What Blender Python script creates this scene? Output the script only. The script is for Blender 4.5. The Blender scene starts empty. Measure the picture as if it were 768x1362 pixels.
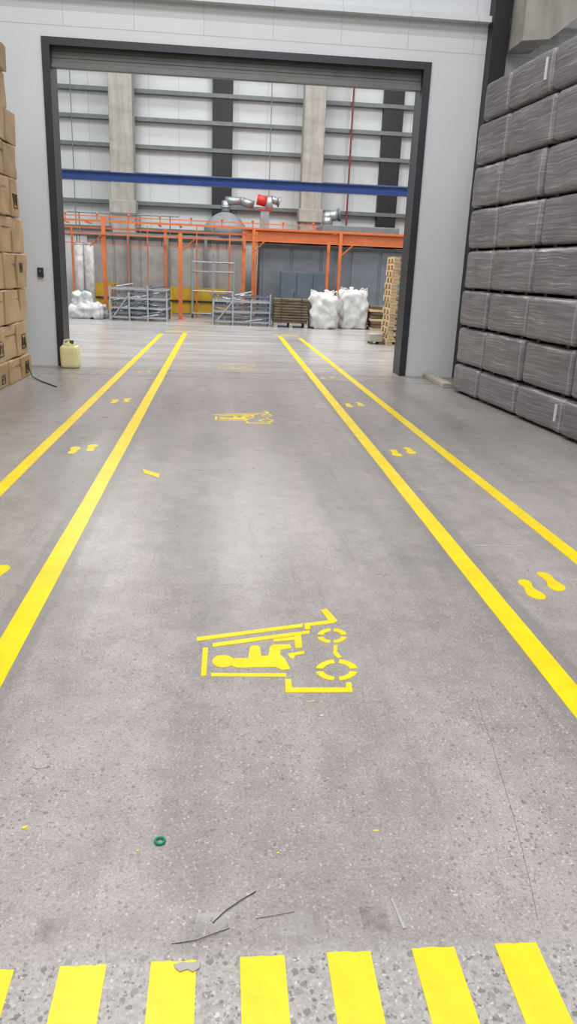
import bpy, bmesh, math, random
from mathutils import Vector, Matrix, noise
random.seed(7)
sc = bpy.context.scene
COL = sc.collection
try:
    sc.view_settings.view_transform = 'Standard'
except Exception: pass

# ------------------------------------------------------------------ camera
F = 1000.0; CH = 1.6
dy = Vector((-87, 324, -F)).normalized()
up = -Vector((-130, -3156, -F)).normalized()
up = (up - up.dot(dy)*dy).normalized()
rx = dy.cross(up)
R3 = Matrix((rx, dy, up))
cam = bpy.data.cameras.new('camera'); camo = bpy.data.objects.new('camera', cam); COL.objects.link(camo)
cam.sensor_fit = 'VERTICAL'; cam.sensor_height = 36; cam.lens = 36*F/1362
cam.clip_end = 200
camo.matrix_world = Matrix.Translation((0, 0, CH)) @ R3.to_4x4()
sc.camera = camo
def ray(px, py): return R3 @ Vector(((px-384)/F, (681-py)/F, -1))
def G(px, py):
    r = ray(px, py); t = -CH/r.z; return Vector((r.x*t, r.y*t, 0))
def at(px, py, Y):
    r = ray(px, py); t = Y/r.y; return Vector((r.x*t, Y, CH+r.z*t))

# ------------------------------------------------------------------ materials
class NT:
    def __init__(s, name):
        s.m = bpy.data.materials.new(name); s.m.use_nodes = True
        s.t = s.m.node_tree; s.b = s.t.nodes['Principled BSDF']
        s.co = s.n('ShaderNodeTexCoord').outputs['Object']
    def n(s, typ, ins=None, **kw):
        x = s.t.nodes.new(typ)
        for k, v in kw.items(): setattr(x, k, v)
        for k, v in (ins or {}).items(): s.set(x.inputs[k], v)
        return x
    def set(s, inp, v):
        if isinstance(v, bpy.types.NodeSocket): s.t.links.new(v, inp)
        else: inp.default_value = v
    def math(s, op, a, b=0.0, c=None):
        d = {0: a, 1: b}
        if c is not None: d[2] = c
        return s.n('ShaderNodeMath', d, operation=op).outputs[0]
    def map(s, scale, loc=(0,0,0), rot=(0,0,0), co=None):
        return s.n('ShaderNodeMapping', {'Vector': co or s.co, 'Scale': scale, 'Location': loc, 'Rotation': rot}).outputs[0]
    def noise(s, scale, detail=3, co=None, rough=.5):
        return s.n('ShaderNodeTexNoise', {'Vector': co or s.co, 'Scale': scale, 'Detail': detail, 'Roughness': rough}).outputs['Fac']
    def ramp(s, fac, stops):
        r = s.n('ShaderNodeValToRGB', {'Fac': fac}); e = r.color_ramp.elements
        while len(e) < len(stops): e.new(.5)
        for el, (p, c) in zip(e, stops):
            el.position = p; el.color = (c if len(c) == 4 else (*c, 1)) if hasattr(c, '__len__') else (c, c, c, 1)
        return r.outputs['Color']
    def mix(s, fac, a, b, mode='MIX'):
        x = s.n('ShaderNodeMix', data_type='RGBA', blend_type=mode)
        cv = lambda v: v if isinstance(v, bpy.types.NodeSocket) else (*v, 1)
        s.set(x.inputs[0], fac); s.set(x.inputs[6], cv(a)); s.set(x.inputs[7], cv(b)); return x.outputs[2]
    def mr(s, v, a, b, c, d):
        return s.n('ShaderNodeMapRange', {'Value': v, 1: a, 2: b, 3: c, 4: d}).outputs[0]
    def bump(s, h, strength=.3, dist=.01):
        s.set(s.b.inputs['Normal'], s.n('ShaderNodeBump', {'Height': h, 'Strength': strength, 'Distance': dist}).outputs[0])
    def out(s, color, rough=.5, metal=0.0):
        s.set(s.b.inputs['Base Color'], color if isinstance(color, bpy.types.NodeSocket) else (*color, 1))
        s.set(s.b.inputs['Roughness'], rough); s.set(s.b.inputs['Metallic'], metal); return s.m
def sr(r, g, b):
    f = lambda v: (v/255/12.92 if v/255 <= .04045 else ((v/255+.055)/1.055)**2.4)
    return (f(r), f(g), f(b))
def simple(name, c, rough=.5, metal=0.0, var=.12, ns=4, bump=0):
    k = NT(name); a = tuple(v*(1-var) for v in c); b = tuple(min(1, v*(1+var)) for v in c)
    nz = k.noise(ns, 4)
    if bump: k.bump(k.noise(ns*6, 4), bump, .01)
    return k.out(k.ramp(nz, [(.3, a), (.7, b)]), rough, metal)

def floor_mat():
    k = NT('polished_concrete')
    sx = k.n('ShaderNodeSeparateXYZ', {'Vector': k.co})
    X, Y = sx.outputs[0], sx.outputs[1]
    base = k.ramp(k.noise(.6, 7, rough=.6), [(.3, (.285, .262, .252)), (.7, (.395, .37, .357))])
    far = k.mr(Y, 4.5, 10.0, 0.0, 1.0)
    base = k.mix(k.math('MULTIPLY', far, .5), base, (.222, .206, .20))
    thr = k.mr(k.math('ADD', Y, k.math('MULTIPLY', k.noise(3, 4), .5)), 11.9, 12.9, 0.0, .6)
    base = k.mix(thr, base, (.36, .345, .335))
    st = k.noise(1.0, 6, k.map((1.8, .16, 1)), .6)
    base = k.mix(1, base, k.ramp(st, [(.34, .78), (.62, 1.12)]), 'MULTIPLY')
    scuff = k.noise(1.0, 4, k.map((14, .7, 1), rot=(0, 0, .12)), .6)
    base = k.mix(1, base, k.ramp(scuff, [(.28, .78), (.38, 1.0), (.66, 1.0), (.74, 1.08)]), 'MULTIPLY')
    scuff2 = k.noise(1.0, 5, k.map((1.2, 9, 1), rot=(0, 0, .35)), .65)
    base = k.mix(1, base, k.ramp(scuff2, [(.27, .82), (.36, 1.0)]), 'MULTIPLY')
    mot = k.noise(6, 8, rough=.75)
    base = k.mix(1, base, k.ramp(mot, [(.3, .80), (.7, 1.14)]), 'MULTIPLY')
    grit = k.noise(110, 4, rough=.75)
    base = k.mix(1, base, k.ramp(grit, [(.35, .76), (.65, 1.18)]), 'MULTIPLY')
    dco = k.n('ShaderNodeMix', {0: .014}, data_type='VECTOR')
    k.set(dco.inputs[4], k.co); k.set(dco.inputs[5], k.n('ShaderNodeTexNoise', {'Vector': k.co, 'Scale': 90.0, 'Detail': 3.0}).outputs['Color'])
    warped = dco.outputs[1]
    nearf = k.mr(Y, 1.6, 5.0, 1.0, .7)
    patch = k.ramp(k.noise(1.3, 4), [(.34, .45), (.6, 1.0)])
    amt = k.math('MULTIPLY', nearf, patch)
    for scl, th, pk in ((72.0, .52, .52), (130.0, .5, .42), (44.0, .34, .76)):
        v = k.n('ShaderNodeTexVoronoi', {'Vector': warped, 'Scale': scl, 'Randomness': 1.0})
        sep = k.n('ShaderNodeSeparateColor', {'Color': v.outputs['Color']})
        near = k.math('LESS_THAN', v.outputs['Distance'], k.math('MULTIPLY', sep.outputs[1], th))
        pick = k.math('GREATER_THAN', sep.outputs[0], pk)
        chipc = k.ramp(sep.outputs[2], [(0, (.12, .108, .104)), (.45, (.20, .178, .166)), (.62, (.34, .30, .27)), (1, (.62, .59, .56))])
        base = k.mix(k.math('MULTIPLY', k.math('MULTIPLY', near, pick), k.math('MULTIPLY', amt, .85)), base, chipc)
    wob = k.math('MULTIPLY', k.noise(9, 5, rough=.7), .07)
    band = k.mr(k.math('ADD', Y, wob), 1.445, 1.49, 1.0, 0.0)
    b2 = k.ramp(k.noise(60, 6, rough=.7), [(.3, (.25, .237, .232)), (.7, (.45, .432, .42))])
    for scl, th, pk in ((58.0, .55, .32), (120.0, .52, .3)):
        v2 = k.n('ShaderNodeTexVoronoi', {'Vector': warped, 'Scale': scl})
        s2 = k.n('ShaderNodeSeparateColor', {'Color': v2.outputs['Color']})
        c2 = k.math('LESS_THAN', v2.outputs['Distance'], k.math('MULTIPLY_ADD', s2.outputs[1], th, .06))
        c2 = k.math('MULTIPLY', c2, k.math('GREATER_THAN', s2.outputs[0], pk))
        chip2 = k.ramp(s2.outputs[2], [(0, (.09, .09, .095)), (.4, (.19, .18, .178)), (.7, (.32, .30, .29)), (1, (.60, .59, .58))])
        b2 = k.mix(k.math('MULTIPLY', c2, .8), b2, chip2)
    base = k.mix(band, base, b2)
    fx = k.math('FRACT', k.math('DIVIDE', k.math('ADD', X, 10.0-.045), .2142))
    gx = k.math('MULTIPLY', k.math('GREATER_THAN', fx, .25), k.math('LESS_THAN', fx, .75))
    gy = k.math('MULTIPLY', k.math('GREATER_THAN', Y, 1.475), k.math('LESS_THAN', Y, 1.555))
    gm = k.math('MULTIPLY', k.math('MULTIPLY', gx, gy), k.math('LESS_THAN', k.math('ABSOLUTE', X), .45))
    gm = k.math('MULTIPLY', gm, k.mr(k.noise(30, 4), .35, .55, .2, 1.0))
    base = k.mix(k.math('MULTIPLY', gm, .5), base, k.ramp(k.noise(4, 2), [(.4, (.11, .09, .075)), (.6, (.42, .41, .4))]))
    for c in (-.915, 1.45):
        d = k.math('ABSOLUTE', k.math('SUBTRACT', X, c))
        d = k.math('ADD', d, k.math('MULTIPLY', k.noise(12, 4, rough=.7), .05))
        m = k.math('MULTIPLY', k.mr(d, .125, .155, 1.0, 0.0), k.math('GREATER_THAN', Y, 1.6))
        base = k.mix(k.math('MULTIPLY', m, .5), base, (.19, .185, .186))
    rg = k.ramp(k.noise(5, 4), [(.2, .25), (.8, .36)])
    k.bump(k.noise(90, 3), .05, .004)
    return k.out(base, rg)
M = {}
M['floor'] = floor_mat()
def floor2():
    k = NT('pale_worn_concrete')
    sx = k.n('ShaderNodeSeparateXYZ', {'Vector': k.co})
    b = k.ramp(k.noise(.8, 5), [(.3, (.36, .35, .34)), (.7, (.47, .46, .45))])
    b = k.mix(k.mr(k.math('ADD', sx.outputs[1], k.math('MULTIPLY', k.noise(3, 4), .5)), 12.7, 14.3, .6, 0.0), b, (.35, .335, .32))
    b = k.mix(1, b, k.ramp(k.noise(1, 5, k.map((.35, 2.2, 1)), .65), [(.35, .74), (.6, 1.1)]), 'MULTIPLY')
    b = k.mix(1, b, k.ramp(k.noise(30, 5, rough=.7), [(.35, .85), (.6, 1.08)]), 'MULTIPLY')
    return k.out(b, .22)
M['floor2'] = floor2()
def panel_wall():
    k = NT('sandwich_panel')
    sx = k.n('ShaderNodeSeparateXYZ', {'Vector': k.co}); Z = sx.outputs[2]
    fx = k.math('FRACT', k.math('DIVIDE', k.math('ADD', sx.outputs[0], 20.32), 1.0))
    seam = k.math('LESS_THAN', fx, .010)
    fz = k.math('LESS_THAN', k.math('ABSOLUTE', k.math('SUBTRACT', Z, 4.80)), .007)
    low = k.math('MULTIPLY', seam, k.math('GREATER_THAN', Z, 4.8))
    b = k.ramp(k.noise(.7, 3), [(.3, (.565, .59, .62)), (.7, (.625, .645, .675))])
    shadow_band = k.math('MULTIPLY', k.math('GREATER_THAN', Z, 4.99), k.math('LESS_THAN', Z, 5.12))  # roof-beam shadow along the wall top, put into the panel colour
    b = k.mix(k.math('MULTIPLY', shadow_band, .65), b, (.39, .40, .405))
    b = k.mix(k.math('MULTIPLY', k.math('MAXIMUM', low, fz), .45), b, (.25, .26, .27))
    rib = k.math('MULTIPLY', k.math('SINE', k.math('MULTIPLY', sx.outputs[0], 90.0)), .5)
    k.bump(rib, .10, .004)
    return k.out(b, .5)
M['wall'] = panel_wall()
def clad():
    k = NT('white_cladding')
    sx = k.n('ShaderNodeSeparateXYZ', {'Vector': k.co})
    s = k.math('LESS_THAN', k.math('FRACT', k.math('DIVIDE', k.math('ADD', sx.outputs[0], 30.0), 1.05)), .03)
    b = k.ramp(k.noise(.5, 3), [(.3, (.57, .595, .60)), (.7, (.67, .69, .695))])
    return k.out(k.mix(k.math('MULTIPLY', s, .35), b, (.3, .32, .32)), .6)
M['clad'] = clad()
def concrete():
    k = NT('cast_concrete')
    b = k.ramp(k.noise(2, 6, rough=.65), [(.3, (.26, .25, .225)), (.7, (.41, .395, .36))])
    b = k.mix(1, b, k.ramp(k.noise(1, 3, k.map((6, 6, .4))), [(.3, .85), (.6, 1.05)]), 'MULTIPLY')
    k.bump(k.noise(18, 5), .2, .01); return k.out(b, .85)
M['concrete'] = concrete()
def yellow(name, wear, lo, hi):
    k = NT(name)
    b = k.ramp(k.noise(3, 3), [(.3, (.82, .60, .004)), (.7, (.91, .70, .008))])
    b = k.mix(1, b, k.ramp(k.noise(9, 6, rough=.7), [(.3, .88), (.6, 1.03)]), 'MULTIPLY')
    w = k.ramp(k.noise(55, 6, rough=.75), [(lo, 0.0), (hi, 1.0)])
    b = k.mix(k.math('MULTIPLY', w, wear), b, (.38, .35, .28))
    k.bump(k.noise(40, 4), .12, .003)
    return k.out(b, .30)
M['yel'] = yellow('yellow_floor_paint', .5, .62, .74)
M['yelworn'] = yellow('worn_yellow_floor_paint', .6, .52, .68)
M['yelfaint'] = yellow('faded_yellow_floor_paint', .92, .30, .50)
M['dark'] = simple('charcoal_steel', sr(48, 51, 56), .45, .2)
M['black'] = simple('black_steel', sr(20, 21, 26), .5, .1)
M['shutter'] = simple('grey_shutter', sr(104, 106, 106), .45, .2)
M['purlin'] = simple('galvanised_steel', sr(104, 110, 110), .5, .2)
M['galv'] = simple('bright_zinc', sr(172, 177, 183), .38, .35)
M['galv2'] = simple('dull_zinc', sr(108, 113, 121), .5, .3)
M['silver'] = simple('aluminium_duct', sr(158, 162, 165), .4, .7, bump=.2)
M['blue'] = simple('blue_crane_paint', sr(28, 60, 122), .4)
M['orange'] = simple('orange_steel_paint', sr(206, 112, 60), .55)
M['orange2'] = simple('dull_orange_paint', sr(190, 102, 58), .6)
M['booth'] = simple('blue_grey_panel', sr(112, 118, 125), .45)
M['booth2'] = simple('slate_cabinet', sr(90, 102, 114), .4)
M['oven'] = simple('taupe_panel', sr(152, 149, 145), .5)
M['yellowmach'] = simple('yellow_machine_paint', sr(196, 160, 40), .5)
M['red'] = simple('red_fan_paint', sr(186, 44, 40), .4)
M['grey'] = simple('grey_machine_paint', sr(112, 117, 120), .5)
M['hood'] = simple('grey_hood_sheet', sr(122, 126, 130), .55)
M['bag'] = simple('white_woven_sack', sr(208, 208, 206), .8, ns=9, bump=.6)
M['filmw'] = simple('white_plastic_wrap', sr(200, 202, 203), .35, ns=8, var=.25, bump=.9)
def wood(name, a, b):
    k = NT(name)
    c = k.ramp(k.noise(1, 4, k.map((3, 14, 30))), [(.3, a), (.7, b)]); k.bump(k.noise(40, 3), .2, .005)
    return k.out(c, .8)
M['pallet'] = wood('pallet_wood', sr(172, 144, 106), sr(216, 190, 150))
M['timber'] = wood('dark_timber', sr(70, 60, 46), sr(124, 108, 84))
M['plank'] = wood('pale_plank', sr(150, 146, 134), sr(190, 184, 170))
def kraft():
    k = NT('kraft_cardboard')
    oi = k.n('ShaderNodeObjectInfo')
    b = k.ramp(k.noise(2.5, 5), [(.3, sr(166, 138, 100)), (.7, sr(192, 164, 124))])
    b = k.mix(1, b, k.ramp(oi.outputs['Random'], [(0, (.80, .79, .78)), (1, (1.10, 1.08, 1.06))]), 'MULTIPLY')
    b = k.mix(1, b, k.ramp(k.noise(14, 5, rough=.7), [(.3, .86), (.6, 1.05)]), 'MULTIPLY')
    k.bump(k.noise(7, 4), .4, .03)
    return k.out(b, .42)
M['kraft'] = kraft()
M['tape'] = simple('brown_packing_tape', sr(150, 122, 86), .25)
M['ink'] = simple('black_print_ink', sr(52, 44, 38), .7)
M['seam'] = simple('shadowed_flap_edge', sr(104, 84, 60), .8)
M['label'] = simple('white_paper_label', sr(210, 210, 208), .6, var=.03)
def film():
    k = NT('grey_stretch_film')
    oi = k.n('ShaderNodeObjectInfo')
    off = k.n('ShaderNodeCombineXYZ', {0: 0.0, 1: k.math('MULTIPLY', oi.outputs['Random'], 20.0), 2: k.math('MULTIPLY', oi.outputs['Random'], 7.0)}).outputs[0]
    co = k.n('ShaderNodeVectorMath', {0: k.co, 1: off}, operation='ADD').outputs[0]
    warp = k.n('ShaderNodeTexNoise', {'Vector': co, 'Scale': 2.6, 'Detail': 1.5}).outputs['Color']
    wm = k.n('ShaderNodeMix', {0: .055}, data_type='VECTOR'); k.set(wm.inputs[4], co); k.set(wm.inputs[5], warp)
    co = wm.outputs[1]
    a = k.noise(1, 4, k.map((1, 1.6, 62), rot=(.09, 0, 0), co=co), .65)
    b2 = k.noise(1, 2, k.map((1, 2.5, 120), rot=(-.14, 0, 0), co=co))
    cl = k.noise(3.0, 4, co=co)
    h = k.math('ADD', k.math('MULTIPLY', a, .9), k.math('MULTIPLY', b2, .35))
    h = k.math('ADD', h, k.math('MULTIPLY', k.math('SUBTRACT', cl, .5), .25))
    c = k.ramp(h, [(.46, (.112, .103, .112)), (.64, (.168, .157, .168)), (.78, (.25, .24, .255)), (.95, (.56, .55, .58))])
    c = k.mix(1, c, k.ramp(oi.outputs['Random'], [(0, .88), (1, 1.1)]), 'MULTIPLY')
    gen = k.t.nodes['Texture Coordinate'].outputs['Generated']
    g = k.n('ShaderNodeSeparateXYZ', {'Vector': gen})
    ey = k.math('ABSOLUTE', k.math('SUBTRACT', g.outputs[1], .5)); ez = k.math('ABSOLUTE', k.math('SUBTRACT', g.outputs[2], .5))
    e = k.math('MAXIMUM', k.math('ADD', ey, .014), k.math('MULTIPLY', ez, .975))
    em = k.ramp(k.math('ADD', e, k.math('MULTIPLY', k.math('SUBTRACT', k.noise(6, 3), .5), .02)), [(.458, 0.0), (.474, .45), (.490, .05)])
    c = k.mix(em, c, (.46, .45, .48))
    k.bump(h, .5, .010)
    return k.out(c, .25)
M['film'] = film()
M['jerry'] = simple('cream_plastic', sr(222, 214, 160), .45, var=.05)
M['cap'] = simple('dark_cap_plastic', sr(70, 84, 60), .5)
M['green'] = simple('green_cap_plastic', sr(30, 130, 95), .35)
M['scrap'] = simple('yellow_scrap', sr(225, 200, 60), .6)
M['white'] = simple('white_scrap', sr(195, 195, 188), .6)
M['greytape'] = simple('grey_tape', sr(165, 162, 158), .5)
M['wire'] = simple('dark_strap', sr(55, 51, 50), .5)
M['joint'] = simple('joint_filler', sr(105, 102, 100), .7)
M['pipered'] = simple('dull_red_pipe', sr(120, 50, 50), .5)

# ------------------------------------------------------------------ geometry helpers
class MB:
    def __init__(s): s.bm = bmesh.new()
    def box(s, x0, x1, y0, y1, z0, z1, bev=0, rot=None):
        t = bmesh.new(); bmesh.ops.create_cube(t, size=1)
        sx, sy, sz = x1-x0, y1-y0, z1-z0
        bmesh.ops.scale(t, vec=(sx, sy, sz), verts=t.verts)
        if bev: bmesh.ops.bevel(t, geom=t.edges[:], offset=bev, segments=2, affect='EDGES', profile=.5)
        if rot: bmesh.ops.rotate(t, cent=(0,0,0), matrix=rot, verts=t.verts)
        bmesh.ops.translate(t, vec=((x0+x1)/2, (y0+y1)/2, (z0+z1)/2), verts=t.verts)
        s.add(t); return s
    def add(s, t):
        me = bpy.data.meshes.new('tmp'); t.to_mesh(me); t.free(); s.bm.from_mesh(me); bpy.data.meshes.remove(me)
    def tube(s, p, q, r, n=10, r2=None):
        p, q = Vector(p), Vector(q); d = q-p
        t = bmesh.new(); bmesh.ops.create_cone(t, cap_ends=True, segments=n, radius1=r, radius2=(r if r2 is None else r2), depth=d.length)
        rot = Vector((0,0,1)).rotation_difference(d.normalized()).to_matrix().to_4x4()
        bmesh.ops.transform(t, matrix=Matrix.Translation((p+q)/2) @ rot, verts=t.verts)
        s.add(t); return s
    def path(s, pts, r, n=8):
        for a, b in zip(pts, pts[1:]): s.tube(a, b, r, n)
        for a in pts[1:-1]: s.ball(a, r*1.02, 8)
        return s
    def ball(s, c, r, n=14, sc_=(1,1,1)):
        t = bmesh.new(); bmesh.ops.create_uvsphere(t, u_segments=n, v_segments=max(6, n//2), radius=r)
        bmesh.ops.scale(t, vec=sc_, verts=t.verts); bmesh.ops.translate(t, vec=c, verts=t.verts); s.add(t); return s
    def poly(s, pts, z0=0.0, z1=.0022):
        t = bmesh.new(); vs = [t.verts.new((p[0], p[1], z0)) for p in pts]; f = t.faces.new(vs)
        r = bmesh.ops.extrude_face_region(t, geom=[f]); bmesh.ops.translate(t, vec=(0,0,z1-z0), verts=[v for v in r['geom'] if isinstance(v, bmesh.types.BMVert)])
        bmesh.ops.recalc_face_normals(t, faces=t.faces); s.add(t); return s
    def prism(s, pts, y0, y1):
        t = bmesh.new(); vs = [t.verts.new((p[0], y0, p[1])) for p in pts]; f = t.faces.new(vs)
        r = bmesh.ops.extrude_face_region(t, geom=[f]); bmesh.ops.translate(t, vec=(0,y1-y0,0), verts=[v for v in r['geom'] if isinstance(v, bmesh.types.BMVert)])
        bmesh.ops.recalc_face_normals(t, faces=t.faces); s.add(t); return s
    def lathe(s, prof, c, n=20, caps=True):
        t = bmesh.new(); rings = []
        for r, z in prof: rings.append([t.verts.new((c[0]+r*math.cos(2*math.pi*i/n), c[1]+r*math.sin(2*math.pi*i/n), c[2]+z)) for i in range(n)])
        if not caps: rings.append(rings[0])
        for a, b in zip(rings, rings[1:]):
            for i in range(n): t.faces.new((a[i], a[(i+1)%n], b[(i+1)%n], b[i]))
        if caps: t.faces.new(rings[0][::-1]); t.faces.new(rings[-1])
        s.add(t); return s
    def soft(s, h, r, m, amp, seed, c=(0,0,0), fr=3.0, rotz=0, bulge=0, taper=0):
        axes = []
        for k in range(3):
            inner = [-(h[k]-r)+2*(h[k]-r)*i/m for i in range(m+1)]
            axes.append([-h[k], -h[k]+.12*r, -h[k]+.45*r] + inner + [h[k]-.45*r, h[k]-.12*r, h[k]])
        n = len(axes[0])-1
        t = bmesh.new(); bmesh.ops.create_cube(t, size=2); bmesh.ops.subdivide_edges(t, edges=t.edges[:], cuts=n-1, use_grid_fill=True)
        for v in t.verts:
            p = Vector([axes[k][round((v.co[k]+1)/2*n)] for k in range(3)])
            q = Vector([max(-(h[k]-r), min(h[k]-r, p[k])) for k in range(3)])
            d = p-q
            if d.length > 1e-6: p = q+d.normalized()*r; nn = d.normalized()
            else: nn = Vector((0,0,1))
            if bulge: p.x += nn.x*bulge*(1-(p.z/h[2])**2); p.y += nn.y*bulge*(1-(p.z/h[2])**2)
            p += nn*amp*noise.noise(p*fr+Vector((seed*7.3, seed*3.1, seed)))
            if taper: f = 1-taper*(p.z/h[2]+1)/2; p.x *= f; p.y *= f
            v.co = p
        bmesh.ops.transform(t, matrix=Matrix.Translation(c) @ Matrix.Rotation(rotz, 4, 'Z'), verts=t.verts)
        s.add(t); return s
    def build(s, name, mat, parent=None, smooth=False, keep=False, label=None):
        me = bpy.data.meshes.new(name); bm = s.bm
        o = bpy.data.objects.new(name, me)
        if parent is not None:
            root = parent.parent if parent.parent is not None else parent
            inv = (Matrix.Translation(root.location) @ Matrix.Rotation(root.rotation_euler.z, 4, 'Z')).inverted()
            bm.transform(inv); o.parent = parent
        elif not keep:
            xs = [v.co.x for v in bm.verts]; ys = [v.co.y for v in bm.verts]; zs = [v.co.z for v in bm.verts]
            c = Vector(((min(xs)+max(xs))/2, (min(ys)+max(ys))/2, min(zs)))
            bm.transform(Matrix.Translation(-c)); o.location = c
        bm.to_mesh(me); bm.free(); me.materials.append(mat)
        if smooth:
            for p in me.polygons: p.use_smooth = True
        if label: o['label'] = label
        COL.objects.link(o); return o
def tag(o, label, cat, group=None):
    o['label'] = label; o['category'] = cat
    if group: o['group'] = group
    return o
def empty(name, loc, label, cat, group=None, rz=0):
    o = bpy.data.objects.new(name, None); COL.objects.link(o); o.location = loc; o.rotation_euler = (0,0,rz); o.empty_display_size = .1
    return tag(o, label, cat, group)
def struct(o): o['kind'] = 'structure'; return o
def copy_tree(o, parent=None):
    c = o.copy(); COL.objects.link(c); c.parent = parent
    for ch in list(o.children): copy_tree(ch, c)
    return c
ORD = ['lowest', 'second', 'third', 'fourth', 'fifth', 'sixth', 'seventh', 'eighth', 'ninth', 'topmost', 'eleventh', 'twelfth', 'thirteenth', 'fourteenth']

# ------------------------------------------------------------------ the setting
DY = 12.55
struct(MB().box(-9, 12, -2.5, DY, -.2, 0).build('floor', M['floor'], keep=True))
struct(MB().box(-9, 12, DY, 31, -.2, 0).build('floor', M['floor2'], keep=True))
w = MB()
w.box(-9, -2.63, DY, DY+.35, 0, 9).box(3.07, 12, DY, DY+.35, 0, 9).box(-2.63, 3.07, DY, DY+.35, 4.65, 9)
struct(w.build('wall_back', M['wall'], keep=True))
struct(MB().box(-9, 12, 30, 30.3, 0, 12).build('wall_far', M['clad'], keep=True))
struct(MB().box(-9.3, -9, DY, 30.3, 0, 10).build('wall_left', M['clad'], keep=True))
struct(MB().box(12, 12.3, DY, 30.3, 0, 10).build('wall_right', M['clad'], keep=True))
struct(MB().box(-8.9, 11.9, 12.30, 12.325, 0, .0012).build('trim_1', M['joint'], keep=True))
struct(MB().box(-8.9, 11.9, 11.62, 11.64, 0, .001).build('trim_2', M['joint'], keep=True))
struct(MB().box(-8.9, 11.9, DY-.14, DY, 5.19, 5.27).build('trim_3', M['wall'], keep=True))
n = 4
for z in (8.3, 7.38, 6.5, 5.62, 4.7, 3.75, 2.85):
    m = MB(); m.box(-9, 12, 29.72, 30, z-.08, z-.05); m.box(-9, 12, 29.70, 29.73, z-.08, z+.05)
    struct(m.build('trim_%d' % n, M['purlin'], keep=True)); n += 1
d = bpy.data.objects.new('door_1', None); COL.objects.link(d); d.location = (.22, DY, 0); d['kind'] = 'structure'
for x0, x1 in ((-2.63, -2.52), (2.96, 3.07)):
    m = MB(); m.box(x0, x1, DY-.03, DY+.45, 0, 4.65)
    m.build('jamb', M['dark'], d)
MB().box(-2.63, 3.07, DY-.03, DY+.06, 4.55, 4.65).build('header', M['dark'], d)
m = MB()
for i in range(7): m.box(-2.52, 2.96, DY+.12+.006*(i%2), DY+.17+.006*(i%2), 4.33+.045*i, 4.373+.045*i, .003)
m.box(-2.52, 2.96, DY+.08, DY+.2, 4.29, 4.335)
m.build('shutter_curtain', M['shutter'], d)
MB().box(-2.52, 2.96, DY+.2, DY+.45, 4.5, 4.62).build('shutter_box', M['dark'], d)

# ------------------------------------------------------------------ hall columns beyond the door
def concol(X, w_, label):
    m = MB(); m.box(X-w_/2, X+w_/2, 28.9, 29.69, 0, 11.5, .03)
    m.box(X-w_/2-.06, X+w_/2+.06, 28.8, 29.69, 3.3, 3.75, .03)
    tag(m.build('concrete_column', M['concrete']), label, 'column', 'concrete columns of the far hall')
concol(-3.55, .80, 'square concrete column at far wall, left one, behind blue girder')
concol(3.12, .74, 'square concrete column at far wall, right one, above the orange housing')
for X, l in ((-.08, 'black recess on white far wall, between the two concrete columns'), (6.05, 'black recess on white far wall, at the right beside the shutter jamb')):
    tag(MB().box(X-.36, X+.36, 29.74, 29.99, 0, 11).build('dark_recess', M['black']), l, 'column', 'black recesses of the far hall')  # dark recesses of the far wall, drawn as solid black strips
p = at(467, 200, 29.5)
tag(MB().tube((p.x, 29.6, 0), (p.x, 29.6, 11), .035).build('pipe', M['pipered']), 'thin dull red pipe running down the white far wall', 'pipe')
for px, l in ((96, 'thin grey drop cable hanging near the left concrete column'), (360, 'thin grey drop cable hanging left of the right concrete column')):
    p = at(px, 200, 28.6)
    tag(MB().tube((p.x, 28.75, 0), (p.x, 28.75, 11), .015).build('cable', M['purlin']), l, 'cable')
bz = at(300, 243, 22).z
m = MB(); m.box(-9, 12, 21.9, 22.1, bz-.11, bz-.085); m.box(-9, 12, 21.9, 22.1, bz+.085, bz+.11); m.box(-9, 12, 21.96, 22.04, bz-.1, bz+.1)
tag(m.build('crane_girder', M['blue']), 'long blue steel girder spanning the far hall above the orange frame', 'girder')

# ------------------------------------------------------------------ painting line machinery
b = empty('spray_booth', (4.6, 27.6, 0), 'blue-grey panelled spray booth under long orange housing, right of centre', 'machine')
MB().box(1.25, 8.4, 26.9, 28.7, 0, 2.45).build('body', M['booth'], b)
for i in range(7):
    x = 1.3+i*1.02
    MB().box(x+.04, x+.96, 26.86, 26.9, .15, 2.35, .01).build('wall_panel', M['booth'], b)
MB().box(.75, 8.4, 26.5, 28.7, 2.52, 2.90, .02).build('housing', M['orange2'], b)
MB().box(.75, 8.4, 26.42, 26.5, 2.85, 2.92).build('edge_rail', M['orange'], b)
for x in (1.0, 3.9, 6.7): MB().box(x-.05, x+.05, 26.38, 26.5, 0, 2.9).build('post', M['orange'], b)
MB().box(3.3, 5.9, 26.6, 28.6, 2.90, 3.12, .02).build('roof_plate', M['grey'], b)
b = empty('curing_oven', (-1.6, 28, 0), 'taupe panelled oven behind the orange conveyor frame, left of centre', 'machine')
MB().box(-4.6, .7, 27.5, 28.7, 0, 2.5).build('body', M['oven'], b)
for i in range(6): MB().box(-4.55+i*.88, -3.75+i*.88, 27.46, 27.5, .1, 2.4, .01).build('wall_panel', M['oven'], b)
MB().box(-5.4, .72, 27.3, 28.7, 2.5, 2.62).build('roof_plate', M['grey'], b)
for x in (-3.2, -1.9, -.6): MB().box(x-.05, x+.05, 27.3, 27.44, 0, 2.5).build('post', M['grey'], b)
c = empty('control_cabinet', (2.7, 26.3, 0), 'slate blue double door cabinets behind the white bulk bags', 'cabinet')
MB().box(1.9, 3.55, 26.1, 26.35, 0, 1.6, .01).build('body', M['booth2'], c)
for i in range(3):
    dd = MB().box(1.93+i*.54, 2.44+i*.54, 26.07, 26.1, .1, 1.56, .008).build('door', M['booth2'], c)
    MB().box(2.37+i*.54, 2.39+i*.54, 26.04, 26.07, .8, .95).build('handle', M['dark'], dd)
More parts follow.
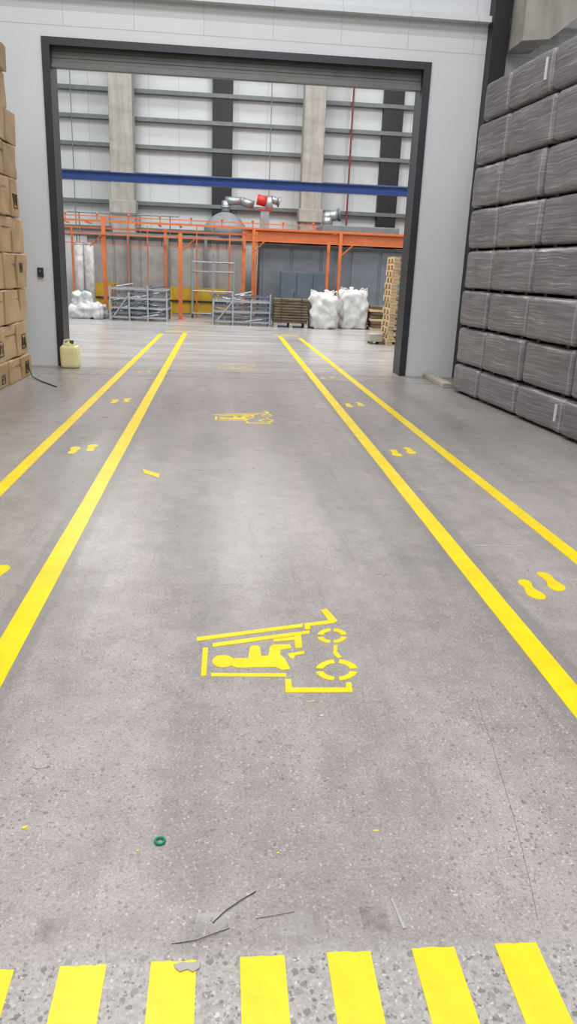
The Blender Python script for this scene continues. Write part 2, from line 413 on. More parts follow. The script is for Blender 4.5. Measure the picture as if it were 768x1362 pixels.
for X0, X1, z1, l in ((-1.75, .12, .95, 'low yellow machine guard behind the tall grey trolley frame'), (-4.2, -3.45, 1.0, 'yellow machine guard at left beside white tubes')):
    g = empty('machine_guard', ((X0+X1)/2, 26.2, 0), l, 'guard', 'yellow machine guards')
    MB().box(X0, X1, 26.38, 26.42, .12, z1).build('panel', M['yellowmach'], g)
    for x in (X0+.04, (X0+X1)/2, X1-.04): MB().box(x-.03, x+.03, 26.33, 26.38, 0, z1+.04).build('post', M['yellowmach'], g)
    MB().box(X0, X1, 26.32, 26.37, z1*.5, z1*.5+.06).build('rail', M['dark'], g)
f = empty('conveyor_frame', (-1.0, 25, 0), 'orange steel overhead conveyor frame with tall posts beyond the doorway', 'frame')
def post(px, ytop, Y, wd=.09, name='post'):
    a = at(px, ytop, Y); MB().box(a.x-wd/2, a.x+wd/2, Y-wd/2, Y+wd/2, 0, a.z).build(name, M['orange'], f)
    MB().box(a.x-wd, a.x+wd, Y-wd, Y+wd, 0, .02).build('foot_plate', M['orange'], f)
for px, yt, Y, wd in ((137, 288, 25, .11), (220, 304, 25.3, .085), (240, 310, 24.8, .12), (325, 308, 25.3, .12), (342, 308, 25.6, .05), (438, 318, 25.3, .09), (95, 300, 25.5, .06), (170, 296, 26.0, .035), (262, 300, 26.0, .035), (196, 300, 26.0, .03), (306, 306, 26.0, .04)):
    post(px, yt, Y, wd)
def rail(z, Y, x0, x1, hh, name='rail', mt='orange'): MB().box(x0, x1, Y-.04, Y+.04, z-hh/2, z+hh/2).build(name, M[mt], f)
rail(2.82, 25.0, -6.2, 8.5, .03); rail(2.64, 25.3, -6.2, 1.2, .045); rail(2.46, 24.9, -6.2, 8.5, .035); rail(3.0, 25.6, -6, 3.0, .025); rail(2.20, 25.8, -6.2, .8, .022); rail(2.90, 26.0, -6, .7, .025)
for x in (-4.9, -4.2, -2.7, -2.0, -1.35, -.3, .6, 3.6, 6.0): MB().box(x-.02, x+.02, 24.9, 26.0, 2.78, 2.82).build('cross_bar', M['orange'], f)
for xa, za, xb, zb_ in ((-4.1, 2.1, -3.7, 2.46), (-1.25, 2.1, -.85, 2.46), (.9, 2.1, 1.3, 2.46), (3.7, 2.1, 4.1, 2.46)):
    MB().tube((xa, 25, za), (xb, 25, zb_), .025, 6).build('brace', M['orange'], f)
for i in range(9):
    x = -4.8+i*.95
    MB().tube((x, 25, 2.8), (x, 25, 3.02), .018).ball((x, 25, 3.03), .04, 8).build('trolley_hook', M['orange2'], f)
for i in range(14):
    x = -5.4+i*.5
    MB().tube((x, 24.95, 2.42), (x, 24.95, 2.18), .009).build('hanger', M['dark'], f)
g = empty('guard_rail', (-1.8, 27.5, 2.62), 'thin grey guard rail on top of the taupe oven', 'railing')
for x in (-4.8, -3.8, -2.8, -1.8): MB().tube((x, 27.35, 2.62), (x, 27.35, 3.2), .020).build('post', M['purlin'], g)
for z in (2.95, 3.19): MB().tube((-5.2, 27.35, z), (-1.5, 27.35, z), .018).build('rail', M['purlin'], g)
# hood, ducts and fan
P = lambda x, y: (at(x, y, 27.3).x, 27.3, at(x, y, 27.3).z)
q = at(300, 307, 28.0)
hz = q.z
tag(MB().lathe([(.74, 0), (.74, hz-2.62+.10), (.70, hz-2.62+.16), (.50, hz-2.62+.42), (.26, hz-2.62+.56), (.15, hz-2.62+.60)], (q.x, 28.0, 2.62), 28).build('hood', M['hood'], None, True), 'wide grey tapered extraction hood under the silver pipe, centre left', 'hood')
d1 = empty('exhaust_duct', (q.x, 28.0, hz+.61), 'silver exhaust duct running from grey hood towards the red fan', 'duct')
hx = q.x
topz = at(301, 267, 28.0).z
m = MB(); m.tube((hx, 28.0, hz+.61), (hx, 28.0, topz), .14, 18); m.tube((hx, 28.0, hz+.75), (hx, 28.0, hz+.79), .18, 18); m.build('down_pipe', M['silver'], d1, True)
m = MB(); m.path([(hx-.02, 28.0, topz), (at(322, 267, 28).x, 28.0, topz), (at(338, 271, 28).x, 28.0, topz-.10)], .14, 18); m.build('horizontal_pipe', M['silver'], d1, True)
q = P(355, 269)
fn = empty('exhaust_fan', (q[0], 27.5, 2.90), 'red extraction fan with silver volute on the orange housing', 'fan')
MB().tube((q[0]-.32, 27.35, q[2]+.08), (q[0]-.02, 27.35, q[2]+.02), .17, 20).build('motor_housing', M['red'], fn, True)
MB().tube((q[0]-.02, 27.45, q[2]-.04), (q[0]+.20, 27.45, q[2]-.04), .27, 22).build('volute', M['silver'], fn, True)
MB().tube((q[0]+.1, 27.45, q[2]+.12), (q[0]+.42, 27.45, q[2]+.04), .12, 14).tube((q[0]+.40, 27.45, q[2]+.045), (q[0]+.46, 27.45, q[2]+.03), .17, 16).build('outlet', M['silver'], fn, True)
MB().box(q[0]-.20, q[0]+.1, 27.3, 27.6, 2.92, q[2]-.26, .01).build('base_block', M['silver'], fn)
MB().box(q[0]-.28, q[0]+.2, 27.25, 27.65, q[2]-.26, q[2]-.21, .01).build('base_plate', M['red'], fn)
q = P(440, 297)
d2 = empty('exhaust_duct', (q[0], 27.4, 3.12), 'small silver elbow duct on orange housing right of the fan', 'duct')
MB().tube((q[0]-.1, 27.4, 3.12), (q[0]-.1, 27.4, 3.40), .18, 18).ball((q[0]-.1, 27.4, 3.42), .185, 16).tube((q[0]-.1, 27.4, 3.42), (q[0]+.28, 27.4, 3.50), .17, 18).build('elbow', M['silver'], d2, True)
MB().tube((q[0]+.26, 27.4, 3.50), (q[0]+.32, 27.4, 3.51), .22, 18).build('flange', M['galv2'], d2, True)
t_ = empty('insulated_pipes', (-4.5, 26.3, 0), 'pair of tall white wrapped rolls left of first orange post', 'roll')
for dx in (0, .32):
    x = at(106, 360, 26.25).x+dx
    MB().tube((x, 26.25, 0), (x, 26.25, 2.15), .155, 18).lathe([(.16, 0), (.12, .06), (.05, .08)], (x, 26.25, 2.15), 18).build('tube', M['filmw'], t_, True)

# ------------------------------------------------------------------ things on the far floor
def rack(px0, px1, pyb, pyt, label, nst, seed):
    rr = random.Random(seed)
    a, c_ = G(px0, pyb), G(px1, pyb); Y = (a.y+c_.y)/2; x0 = at(px0, pyb, Y).x; x1 = at(px1, pyb, Y).x
    H = at((px0+px1)/2, pyt, Y).z
    r = empty('steel_stillage', ((x0+x1)/2, Y, 0), label, 'rack', 'galvanised stillages')
    D = 1.3
    xs = [x0+(x1-x0)*k/3 for k in range(4)]
    for k, x in enumerate(xs):
        for y in (Y, Y+D*.5, Y+D):
            hh = H*(1 if (k+seed) % 2 else .86)+rr.uniform(-.04, .04)
            MB().tube((x+rr.uniform(-.02, .02), y, 0), (x, y, hh), .026, 8).build('post', M['galv' if y == Y else 'galv2'], r)
    for k in range(nst):
        z = .10+(H-.18)*k/(nst-1); o_ = rr.uniform(-.06, .06)
        m = MB()
        for y in (Y+.02, Y+D*.5, Y+D): m.box(x0+o_, x1+o_, y-.018, y+.018, z-.022, z+.022)
        for x in xs: m.box(x+o_-.015, x+o_+.015, Y, Y+D, z-.018, z+.018)
        if k < nst-1:
            for j in range(9):
                x = x0+(x1-x0)*(j+.5)/9; m.tube((x+o_, Y+.03, z), (x+o_, Y+D, z+.03), .011, 6)
        m.build('tray_frame', M['galv' if k % 2 == 0 else 'galv2'], r)
    for k in range(16):
        xa = rr.uniform(x0, x0+.5*(x1-x0)); z = rr.uniform(.15, H-.02); y = Y+rr.uniform(.0, D*.8)
        MB().tube((xa, y, z), (min(x1, xa+rr.uniform(.3, 1.0)), y+rr.uniform(-.1, .3), z+rr.uniform(-.14, .18)), .022, 8).build('loose_tube', M[rr.choice(['galv', 'galv', 'galv2'])], r)
    for x, s_ in ((x0+.1, 1), ((x0+x1)/2+.1, -1)):
        MB().tube((x, Y-.01, .12), (x+.5, Y-.01, H*.8) if s_ > 0 else (x+.5, Y-.01, .2), .018, 8).build('brace', M['galv'], r)
rack(147, 222, 427, 381, 'galvanised tube stillage at left, beside white wrapped load', 7, 3)
rack(284, 359, 433, 391, 'galvanised tube stillage right of centre, beside wooden bundle', 6, 4)
a = G(283, 424)
YT = a.y+.20
r = empty('trolley_frame', (a.x, YT, 0), 'tall grey tubular trolley frame between the two stillages', 'trolley')
x0, x1, H = at(256, 400, YT).x, at(311, 400, YT).x, at(283, 337, YT).z
for x, y in ((x0, YT), ((x0+x1)/2, YT), (x1, YT), (x0, YT+.35), (x1, YT+.35)): MB().tube((x, y, .12), (x, y, H if x != x0 else H-.25), .028, 8).build('upright', M['galv'], r)
for z in (.15, H*.42, H*.72, H-.28): MB().tube((x0, YT, z), (x1, YT, z), .024, 8).build('cross_bar', M['galv'], r)
for x in (x0, x1):
    MB().tube((x, YT, .15), (x, YT+.35, .15), .024, 8).build('base_bar', M['galv'], r)
    for y in (YT, YT+.35): MB().tube((x-.02, y, .07), (x+.02, y, .07), .07, 14).build('wheel', M['dark'], r)
a = G(114, 424)
m = MB().soft((.50, .45, .20), .1, 8, .16, 3, (a.x, a.y+.4, .2), 5); m.soft((.28, .3, .22), .1, 6, .16, 8, (a.x-.14, a.y+.45, .48), 6)
tag(m.build('wrapped_load', M['filmw'], None, True), 'crumpled white plastic wrapped load on the floor at far left', 'load')
a = G(387, 436)
r = empty('timber_bundle', (a.x, a.y+.4, 0), 'dark wooden slat bundle on a pallet left of the white bags', 'bundle')
for k in range(9):
    z = .13+k*.078
    m = MB()
    for j in range(4): m.box(a.x-.50+random.uniform(-.02, .02), a.x+.50+random.uniform(-.02, .02), a.y+j*.22, a.y+.2+j*.22, z, z+.062, .004)
    m.build('slat_layer', M['timber'], r)
for x in (-.45, 0, .45): MB().box(a.x+x-.05, a.x+x+.05, a.y, a.y+.86, 0, .13).build('runner', M['plank'], r)
for x in (-.3, .3): MB().box(a.x+x-.012, a.x+x+.012, a.y-.012, a.y-.002, .12, .85).build('strap', M['wire'], r)
def bag(px, label, seed, hgt):
    a = G(px, 438); X, Y = a.x, a.y+.42
    r = empty('bulk_bag', (X, Y, 0), label, 'sack', 'white bulk bags')
    MB().soft((.38, .40, hgt/2), .09, 12, .11, seed, (X, Y, hgt/2), 5.5, bulge=.03).build('body', M['bag'], r, True)
    MB().lathe([(.22, 0), (.12, .05), (.05, .08), (.08, .13), (.03, .15)], (X+.08*(1 if seed % 2 else -1), Y, hgt-.03), 10).build('spout', M['bag'], r, True)
    for sx in (-1, 1):
        for sy in (-1, 1):
            x, y = X+sx*.31, Y+sy*.33
            MB().path([(x-.09*sx, y, hgt-.10), (x-.05*sx, y, hgt+.06), (x+.03*sx, y, hgt+.09), (x+.05*sx, y, hgt-.14)], .016, 6).build('lifting_loop', M['bag'], r)
bag(431, 'white woven bulk bag beside the wooden slat bundle', 1, 1.0)
bag(471, 'white woven bulk bag standing nearer the pallet stack', 4, 1.10)
a = G(504, 440)
r = empty('board_pile', (a.x, a.y+.4, 0), 'uneven pile of dark boards between bulk bag and pallet stack', 'pile')
for k in range(8):
    z = .0+k*.09; o_ = random.uniform(-.04, .04)
    MB().box(a.x-.24+o_, a.x+.34+o_, a.y+.02, a.y+.85, z, z+.075, .004, ).build('board', M['timber' if k % 3 else 'pallet'], r)
a = G(500, 458)
r = empty('timber_offcut', (a.x, a.y, 0), 'short grey block lying on floor beside pallet stack', 'block')
MB().box(a.x-.16, a.x+.16, a.y, a.y+.4, .06, .24, .01).build('block', M['plank'], r)
for x in (-.1, .1): MB().box(a.x+x-.03, a.x+x+.03, a.y, a.y+.4, 0, .06).build('batten', M['timber'], r)
a = G(512, 458); PX = a.x+.6; PY = 18.5
pr = empty('pallet', (PX, PY, 0), 'x', 'pallet', 'stack of wooden pallets by the right door jamb')
m = MB()
for j in range(7): m.box(PX-.6, PX+.6, PY-.4+j*.117, PY-.4+j*.117+.09, .122, .144)
m.build('top_deck', M['pallet'], pr)
m = MB()
for y in (-.4, -.05, .3): m.box(PX-.6, PX+.6, PY+y, PY+y+.1, 0, .022)
m.build('bottom_deck', M['pallet'], pr)
for x in (-.6, -.07, .46):
    m = MB(); m.box(PX+x, PX+x+.14, PY-.4, PY+.4, .1, .122)
    for y in (-.4, -.07, .26): m.box(PX+x, PX+x+.14, PY+y, PY+y+.14, .022, .1)
    m.build('stringer', M['pallet'], pr)
for i in range(14):
    c_ = pr if i == 0 else copy_tree(pr)
    c_.location = (PX+random.uniform(-.03, .03), PY+random.uniform(-.03, .03), i*.144)
    c_.rotation_euler.z = random.uniform(-.02, .02)
    c_['label'] = 'wooden pallet in the stack by the right jamb, %s from the floor' % (ORD[i] if i != 9 else 'tenth')
    if i == 13: c_['label'] = 'topmost wooden pallet of the stack by the right jamb'

# ------------------------------------------------------------------ near hall
tag(MB().box(3.88, 4.12, DY-.25, DY-.001, 0, 9).build('steel_post', M['black']), 'black steel post rising behind the grey wrapped stack', 'post')
m = MB(); m.prism([(4.16, 4.82), (4.55, 4.86), (5.0, 5.22), (5.2, 8.8), (4.16, 8.8)], DY-.75, DY-.001)
tag(m.build('concrete_corbel', M['concrete']), 'rough concrete corbel beam above the grey wrapped stack', 'beam')
s_ = empty('wall_switch', (-2.82, DY, 1.36), 'small dark switch box on wall left of the doorway', 'switch')
MB().box(-2.87, -2.78, DY-.05, DY, 1.36, 1.50, .008).build('housing', M['dark'], s_)
MB().tube((-2.825, DY-.062, 1.45), (-2.825, DY-.05, 1.45), .014, 12).build('button', M['grey'], s_)
J = Vector((-2.40, 12.36, 0))
j = empty('jerrycan', J, 'cream plastic jerrycan on floor at left door jamb', 'jerrycan')
MB().soft((.14, .13, .175), .05, 7, .006, 2, (J.x, J.y, .175), 4).build('body', M['jerry'], j, True)
MB().lathe([(.11, 0), (.075, .05), (.04, .06), (.035, .08)], (J.x, J.y, .335), 16).build('shoulder', M['jerry'], j, True)
MB().path([(J.x-.10, J.y, .34), (J.x-.08, J.y, .42), (J.x+.0, J.y, .435), (J.x+.02, J.y, .40)], .013).build('handle', M['jerry'], j)
MB().tube((J.x+.04, J.y-.04, .38), (J.x+.04, J.y-.04, .43), .032, 16).build('cap', M['cap'], j)
m = MB(); m.box(3.36, 3.50, 11.25, 12.5, 0, .07, .008)
tag(m.build('plank', M['plank']), 'short pale timber lying at the wall foot beside the wrapped stack', 'plank')

# ------------------------------------------------------------------ cardboard boxes at left
zb = [0, .32, .78, 1.23, 1.69, 2.15, 2.64, 3.06, 3.48, 3.90, 4.22]
XF = -2.80
colname = ['column nearest the doorway', 'middle column', 'column nearest the camera']
for i in range(10):
    z0, z1 = zb[i], zb[i+1]-.012
    ye = 11.55+random.uniform(-.08, .04)-(.22 if i >= 8 else .06 if i > 4 else 0)
    wd = [1.1, 1.15, .78, 1.1, 1.2, .9, 1.2, 1.1, 1.0, 1.15][i]
    for j_ in range(3):
        y1 = ye-j_*(wd+.03); y0 = y1-wd; xf = XF+random.uniform(-.035, .02)-(.03 if i > 5 else 0)
        b = empty('cardboard_box', (xf-.3, (y0+y1)/2, z0), 'kraft cardboard box in left stack, %s tier from the floor, %s' % (ORD[i], colname[j_]), 'box', 'cardboard boxes stacked at left', rz=random.uniform(-.012, .012))
        ym = (y0+y1)/2; hh = z1-z0
        MB().soft((.29, wd/2, hh/2), .016, 8, .020, i*5+j_, (xf-.29, ym, (z0+z1)/2), 4.0, rotz=b.rotation_euler.z).build('carton', M['kraft'], b)
        fo = xf+.006
        MB().box(xf-.02, fo, ym-.03, ym+.03, z0+.03, z1-.02).build('packing_tape', M['tape'], b)
        MB().box(xf-.02, fo-.001, y0+.03, ym-.034, z1-hh*.30, z1-hh*.30+.005).build('flap_seam', M['seam'], b)
        if i in (0, 1, 3, 5):
            s = (.085, .1, 0, .06, 0, .09)[i]
            yc = y1-(.24, .2, 0, .3, 0, .22)[i]; zc = z0+hh*(.45, .4, 0, .6, 0, .42)[i]
            fx = fo+.003
            m = MB()
            for (ya, yb_, za, zb_) in ((-s, s, -s, -s+.012), (-s, s, s-.012, s), (-s, -s+.012, -s, s), (s-.012, s, -s, s)):
                m.box(xf-.01, fx, yc+ya, yc+yb_, zc+za, zc+zb_)
            for dy_ in (-s*.4, s*.4):
                m.box(xf-.01, fx, yc+dy_-.008, yc+dy_+.008, zc-s*.6, zc+s*.2)
                m.box(xf-.01, fx, yc+dy_-.024, yc+dy_+.024, zc+s*.15, zc+s*.35); m.box(xf-.01, fx, yc+dy_-.011, yc+dy_+.011, zc+s*.35, zc+s*.6)
            m.build('printed_mark', M['ink'], b)
tag(MB().path([Vector((-2.76, 11.2, .12)), Vector((-2.7, 11.1, .02)), Vector((-2.5, 10.75, .008)), Vector((-2.2, 10.3, .008))], .008, 6).build('strapping', M['wire']), 'loose dark strap end lying beside the cardboard box stack', 'strap')

# ------------------------------------------------------------------ film-wrapped bundles at right
ZT = [.03, .44, .96, 1.47, 2.0, 2.53, 3.07, 3.60, 4.08]
cor = Vector((3.39, 10.95)); dr = Vector((.0805, -.9967)); ang = math.atan2(.0805, .9967)
cname = ['column nearest the doorway', 'second column from the doorway', 'third column from the doorway', 'column nearest the camera']
WD = [.90, 1.10, 1.13, 1.15]
sd = 0
LH = .7
for i in range(8):
    s = random.uniform(-.03, .03)
    for j_ in range(4):
        wd = WD[j_]+random.uniform(-.03, .03)
        if i == 7 and j_ == 0: wd -= .12; s += .08
        sd += 1
        h = (ZT[i+1]-ZT[i])-.034
        back = random.uniform(-.015, .03)
        cen = cor+dr*(s+wd/2)+Vector((math.cos(ang), math.sin(ang)))*(LH+back)
        s += wd+.036
        z0 = ZT[i]
        b = empty('wrapped_bundle', (cen.x, cen.y, z0), 'film-wrapped grey bundle at right, %s tier from the floor, %s' % ('topmost' if i == 7 else ORD[i], cname[j_]), 'bundle', 'film-wrapped bundles stacked at right', rz=ang)
        MB().soft((LH, wd/2, h/2), .055, 10, .009, sd, (cen.x, cen.y, z0+h/2), 5, rotz=ang).build('wrap', M['film'], b, True)
        for sy in (-.3, .3):
            p_ = cen+dr*(sy*wd)
            MB().box(p_.x-LH+.08, p_.x+LH-.08, p_.y-.04, p_.y+.04, z0-.03, z0+.005, rot=Matrix.Rotation(ang, 3, 'Z')).build('spacer', M['black'], b)
        if (i, j_) in ((7, 1), (1, 3), (0, 2)):
            fdir = Vector((-math.cos(ang), -math.sin(ang))); c2 = cen+fdir*(LH+.004)+dr*(wd/2-.13)
            MB().box(c2.x-.007, c2.x+.007, c2.y-.020, c2.y+.020, z0+h*.30, z0+h*.80, rot=Matrix.Rotation(ang, 3, 'Z')).build('paper_label', M['label'], b, label='narrow white paper strip')

# ------------------------------------------------------------------ floor markings
def line(x0, y0, x1, y1, w_, label, mt='yel'):
    n_ = 60; L = []; Rr = []
    for i in range(n_+1):
        t = i/n_; x = x0+(x1-x0)*t; y = y0+(y1-y0)*t
        L.append((x-w_/2+random.uniform(-.0015, .0015), y)); Rr.append((x+w_/2+random.uniform(-.0015, .0015), y))
    tag(MB().poly(L+Rr[::-1]).build('lane_line', M[mt]), label, 'floor line', 'yellow lane lines')
line(-.905, 1.7, -.94, 19.7, .112, 'long yellow line on floor, left edge of the forklift lane')
line(1.435, 1.7, 1.47, 19.7, .112, 'long yellow line on floor, right edge of the forklift lane')
line(-1.63, 1.7, -1.50, 19.3, .10, 'outermost yellow line at left, outside the left footprints')
line(2.21, 1.7, 1.95, 19.3, .10, 'outermost yellow line at right, outside the right footprints')
for (a_, b_, l) in (((220, 441), (254, 440), 'short faded yellow cross line closing the far left lane end'), ((364, 446), (398, 447), 'short faded yellow cross line closing the far right lane end')):
    p, q = G(*a_), G(*b_)
    tag(MB().poly([(p.x, 19.8), (q.x, 19.8), (q.x, 20.3), (p.x, 20.3)]).build('lane_line', M['yelfaint']), l, 'floor line', 'short cross lines')
barn = ['first yellow bar from the left, cut by the photo edge', 'second yellow bar from the left, in the foreground row', 'third yellow bar from the left, grey tape on its top end', 'middle yellow bar, fourth from the left in the foreground row', 'fifth yellow bar from the left, in the foreground row', 'sixth yellow bar from the left, in the foreground row', 'rightmost yellow bar of the foreground row']
for k in range(7):
    x = -.527+.2142*k; w_ = .054
    top = 1.408+.0026*k
    pts = [(x-w_, .95), (x+w_, .95), (x+w_+.001, top)]+[(x+w_-i*w_/4, top+random.uniform(-.002, .002)) for i in range(1, 8)]+[(x-w_, top)]
    tag(MB().poly(pts).build('yellow_bar', M['yel']), barn[k], 'floor marking', 'yellow bars across the foreground')
def foot(cx, cy, side, flip, name_parent, mt):
    L = .27; pr_ = [(0, .012), (.04, .026), (.12, .036), (.22, .036), (.34, .028), (.45, .027), (.58, .036), (.70, .046), (.82, .046), (.92, .036), (.98, .02), (1, .008)]
    l, r = [], []
    for s, w_ in pr_:
        c_ = .010*math.sin(s*math.pi)*side; y = (s-.5)*L
        l.append((c_-w_, y)); r.append((c_+w_, y))
    pts = [(cx+p[0]*flip, cy+p[1]*flip) for p in l+r[::-1]]
    MB().poly(pts).build('sole_print', mt, name_parent)
def feet(cx, cy, flip, label, mt='yel'):
    e = empty('footprint_marking', (cx, cy, 0), label, 'footprint', 'yellow footprint pairs on the walkways')
    foot(cx-.075, cy-.05, 1, flip, e, M[mt]); foot(cx+.075, cy+.06, -1, flip, e, M[mt])
feet(1.775, 3.70, -1, 'pair of yellow footprints in right walkway, nearest the camera')
feet(1.73, 6.89, -1, 'pair of yellow footprints in right walkway, second from camera')
feet(1.70, 9.50, -1, 'pair of yellow footprints in right walkway, third from camera', 'yelworn')
feet(1.68, 12.0, -1, 'faint pair of footprints in right walkway by the doorway', 'yelfaint')
feet(-1.25, 3.76, 1, 'pair of yellow footprints in left walkway, cut by photo edge')
feet(-1.24, 6.75, 1, 'pair of yellow footprints in left walkway, second from camera')
feet(-1.235, 9.36, 1, 'pair of yellow footprints in left walkway, third from camera', 'yelworn')
feet(-1.22, 12.1, 1, 'faint pair of footprints in left walkway by the doorway', 'yelfaint')
# forklift pictogram
c0 = Vector((.263, 2.97, 0))
fk = empty('forklift_marking', c0, 'large yellow stencilled forklift symbol on the floor nearest the camera', 'floor symbol', 'stencilled forklift symbols')
def pic(name, pl, z=.0022):
    return MB().poly([G(*p) for p in pl], 0, z).build(name, M['yel'], fk)
pic('mast_rail', [(262, 848), (403, 829.8), (403, 834.3), (262, 853)])
pic('mast_rail', [(283, 856), (330, 849.5), (412, 838.8), (412, 843), (330, 854.5), (283, 861)])
pic('fork', [(405, 829.5), (437, 825.5), (427, 812), (434.5, 809.5), (449.5, 826.5), (443, 829.5), (412, 833), (413.5, 837), (406, 837.8)])
pic('frame_bar', [(270, 862), (277, 861.5), (274.5, 899), (267.5, 899.5)])
pic('frame_bar', [(281, 895.5), (381, 896), (381, 900.5), (281, 900)])
pic('driver_head', [(297+14.5*math.cos(a*math.pi/14), 880+8.2*math.sin(a*math.pi/14)) for a in range(28)], .0024)
body = [(309, 877), (315, 875.5), (330, 876), (333, 861), (336, 859), (343, 859), (345.5, 861), (348, 873), (357, 872.5), (359.5, 860), (364, 857.5), (386, 857.2), (388.5, 862.5), (373.5, 864.8), (372.5, 871), (379, 876), (386.5, 890.5), (375.5, 891.5), (367, 887.5), (315, 888.5), (309, 886.5)]
pic('driver_body', body)
pic('seat', [(364, 850.5), (392, 846.8), (392, 845), (400.5, 844.3), (402.5, 862), (393, 862.6), (392.2, 851.5), (364, 854.2)], .0024)
pic('steering_bar', [(383, 869.8), (404.5, 866), (405.5, 869.8), (393, 872), (390.5, 877), (385.5, 875)])
pic('chassis', [(379.5, 903.5), (387, 903.5), (389, 915), (460.5, 915), (460.5, 908), (467.5, 908), (469.5, 921), (380, 921.5)])
pic('axle_link', [(444, 858.5), (449, 858.5), (448.5, 867), (455, 874.5), (449.5, 876), (443.5, 869.5)])
def wheel(cx, cy, ro, ri, ko, segs):
    m = MB()
    for a0, a1 in segs:
        o_ = [(cx+ro*math.cos(math.radians(a)), cy+ro*ko*math.sin(math.radians(a))) for a in range(a0, a1+1, 6)]
        i_ = [(cx+ri*math.cos(math.radians(a)), cy+ri*ko*math.sin(math.radians(a))) for a in range(a0, a1+1, 6)]
        m.poly([G(*p) for p in o_+i_[::-1]])
    m.build('wheel', M['yel'], fk)
wheel(448, 891.5, 28, 18, .50, [(10, 82), (98, 170), (190, 262), (278, 350)])
wheel(442, 846, 20, 12, .50, [(10, 82), (98, 170), (190, 262), (278, 350)])
for dy_, l, mt in ((5.5, 'yellow stencilled forklift symbol midway along the lane', 'yelworn'), (9.95, 'faded yellow forklift symbol on floor at the doorway', 'yelfaint')):
    e = copy_tree(fk); e.location = (c0.x+(.0 if dy_ < 6 else .02), c0.y+dy_, 0); e['label'] = l
    for ch in e.children:
        ch.data = ch.data.copy(); ch.data.materials.clear(); ch.data.materials.append(M[mt])

# ------------------------------------------------------------------ litter
p = G(213, 1120)
tag(MB().lathe([(.009, 0), (.0165, 0), (.0175, .003), (.0165, .008), (.0135, .010), (.0105, .008), (.009, .003)], p, 28, caps=False).build('cap_ring', M['green'], None, True), 'green plastic bottle cap ring lying on concrete in the foreground', 'ring')
def flake(name, px, py, s, mt, label, cat, el=1.6, rz=.3, h=.003):
    c_ = G(px, py); pts = []
    for i in range(7):
        a = i/7*2*math.pi; r = s*random.uniform(.6, 1.2)
        x, y = r*el*math.cos(a), r*math.sin(a); pts.append((c_.x+x*math.cos(rz)-y*math.sin(rz), c_.y+x*math.sin(rz)+y*math.cos(rz)))
    return tag(MB().poly(pts, 0, h).build(name, M[mt]), label, cat, None)
flake('paint_flake', 33, 1101, .007, 'scrap', 'small yellow flake on floor at far left foreground', 'flake')
flake('paint_flake', 183, 1132, .004, 'scrap', 'tiny yellow flake just left of green cap ring', 'flake')
flake('paint_flake', 500, 1105, .004, 'scrap', 'pale yellow smear on floor right of green cap ring', 'flake', 2.4, .1, .001)
flake('paint_flake', 370, 1135, .003, 'scrap', 'tiny yellow flake between green cap ring and yellow smear', 'flake')
flake('paint_flake', 413, 933, .007, 'yelfaint', 'thin yellow overspray under the near forklift symbol', 'flake', 3.5, .1, .001)
T = [G(190, 624), G(213, 631), G(211, 636), G(203, 633), G(192, 630)]
tag(MB().poly([(v.x, v.y) for v in T], 0, .004).build('tape_scrap', M['scrap']), 'yellow tape scrap on the lane beside left yellow line', 'scrap')
flake('paper_scrap', 428, 952, .006, 'white', 'small white scrap below the near forklift symbol', 'scrap', 2)
c_ = G(250, 1288)
tp = [(-.034, .008), (-.012, .014), (.006, .010), (.03, .016), (.028, -.004), (.012, -.014), (.0, -.006), (-.018, -.012), (-.03, -.002)]
tag(MB().poly([(c_.x+x, c_.y+y) for x, y in tp], 0, .006).build('tape_scrap', M['greytape']), 'torn grey tape piece on the third yellow bar', 'scrap')
p, q = G(521, 1196), G(538, 1235)
tag(MB().poly([(p.x-.003, p.y), (p.x+.004, p.y+.002), (q.x+.004, q.y), (q.x-.004, q.y-.003)], 0, .003).build('splinter', M['greytape']), 'pale splinter lying above the fifth yellow bar', 'splinter')
p, q = G(628, 726), G(700, 728)
tag(MB().tube((p.x, p.y, .0025), (q.x, q.y, .0025), .0025, 6).build('rod', M['white']), 'thin white stick lying in the right walkway', 'stick')
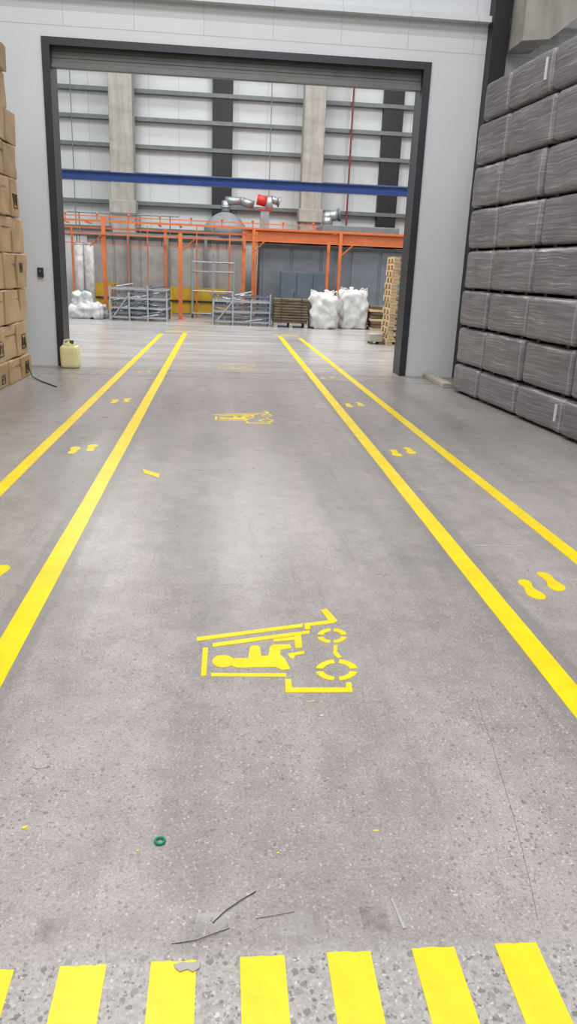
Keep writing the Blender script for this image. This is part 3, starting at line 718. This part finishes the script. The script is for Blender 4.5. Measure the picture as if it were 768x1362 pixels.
def strand(pts, r, label):
    P_ = [G(*a) for a in pts]
    P_ = [Vector((v.x, v.y, r+(0.003 if 0 < i < len(P_)-1 else 0))) for i, v in enumerate(P_)]
    tag(MB().path(P_, r, 6).build('wire_strand', M['wire']), label, 'wire')
strand([(283, 1228), (300, 1213), (322, 1198), (341, 1186)], .0013, 'dark thin strand slanting above the fourth yellow bar')
strand([(228, 1256), (262, 1252), (285, 1243), (306, 1235)], .0009, 'fine dark strand above the third yellow bar')
strand([(340, 1222), (372, 1218), (392, 1213)], .0006, 'fine short strand above the fourth yellow bar')
strand([(42, 1020), (50, 1024), (64, 1021)], .0005, 'tiny dark thread on floor at left')
P_ = [(634, 925), (642, 955), (655, 990), (668, 1035), (682, 1080), (695, 1130), (708, 1185), (716, 1225)]
m = MB(); L = [G(*a) for a in P_]
m.poly([(v.x-.0008, v.y) for v in L]+[(v.x+.0008, v.y) for v in L[::-1]], 0, .0005)
struct(m.build('trim_20', M['joint'], keep=True))

# ------------------------------------------------------------------ light
wd = bpy.data.worlds.new('world'); sc.world = wd; wd.use_nodes = True
bg = wd.node_tree.nodes['Background']; bg.inputs[0].default_value = (1, .99, .985, 1); bg.inputs[1].default_value = .37
def area(x, y, z, sx, sy, e, c=(1, .985, .965), rot=(0,0,0)):
    l = bpy.data.lights.new('lamp', 'AREA'); l.shape = 'RECTANGLE'; l.size = sx; l.size_y = sy; l.energy = e; l.color = c
    o = bpy.data.objects.new('unseen_lamp', l); o.location = (x, y, z); o.rotation_euler = rot; COL.objects.link(o)  # overhead lights out of view, no fittings modelled
area(.3, -.5, 8.2, 4, 1.5, 500); area(.3, 4, 8.6, 3.0, 3.0, 280)
area(-5, 6, 8.6, 1, 6, 100); area(5.5, 5, 8.6, 1, 6, 80); area(-1.5, 7, 7.5, 1, 4, 60)
area(.3, 7.5, 9.4, 8, 1.0, 290, (1, .99, .98), (math.radians(38), 0, 0))  # added light, tilted at the door wall to brighten its panels
for x in (-4, 1, 6):
    for y in (17, 23): area(x, y, 9.3, 1.5, 3, 360, (1, .99, .98))
    area(x, 27, 11, 1.5, 1.5, 130)
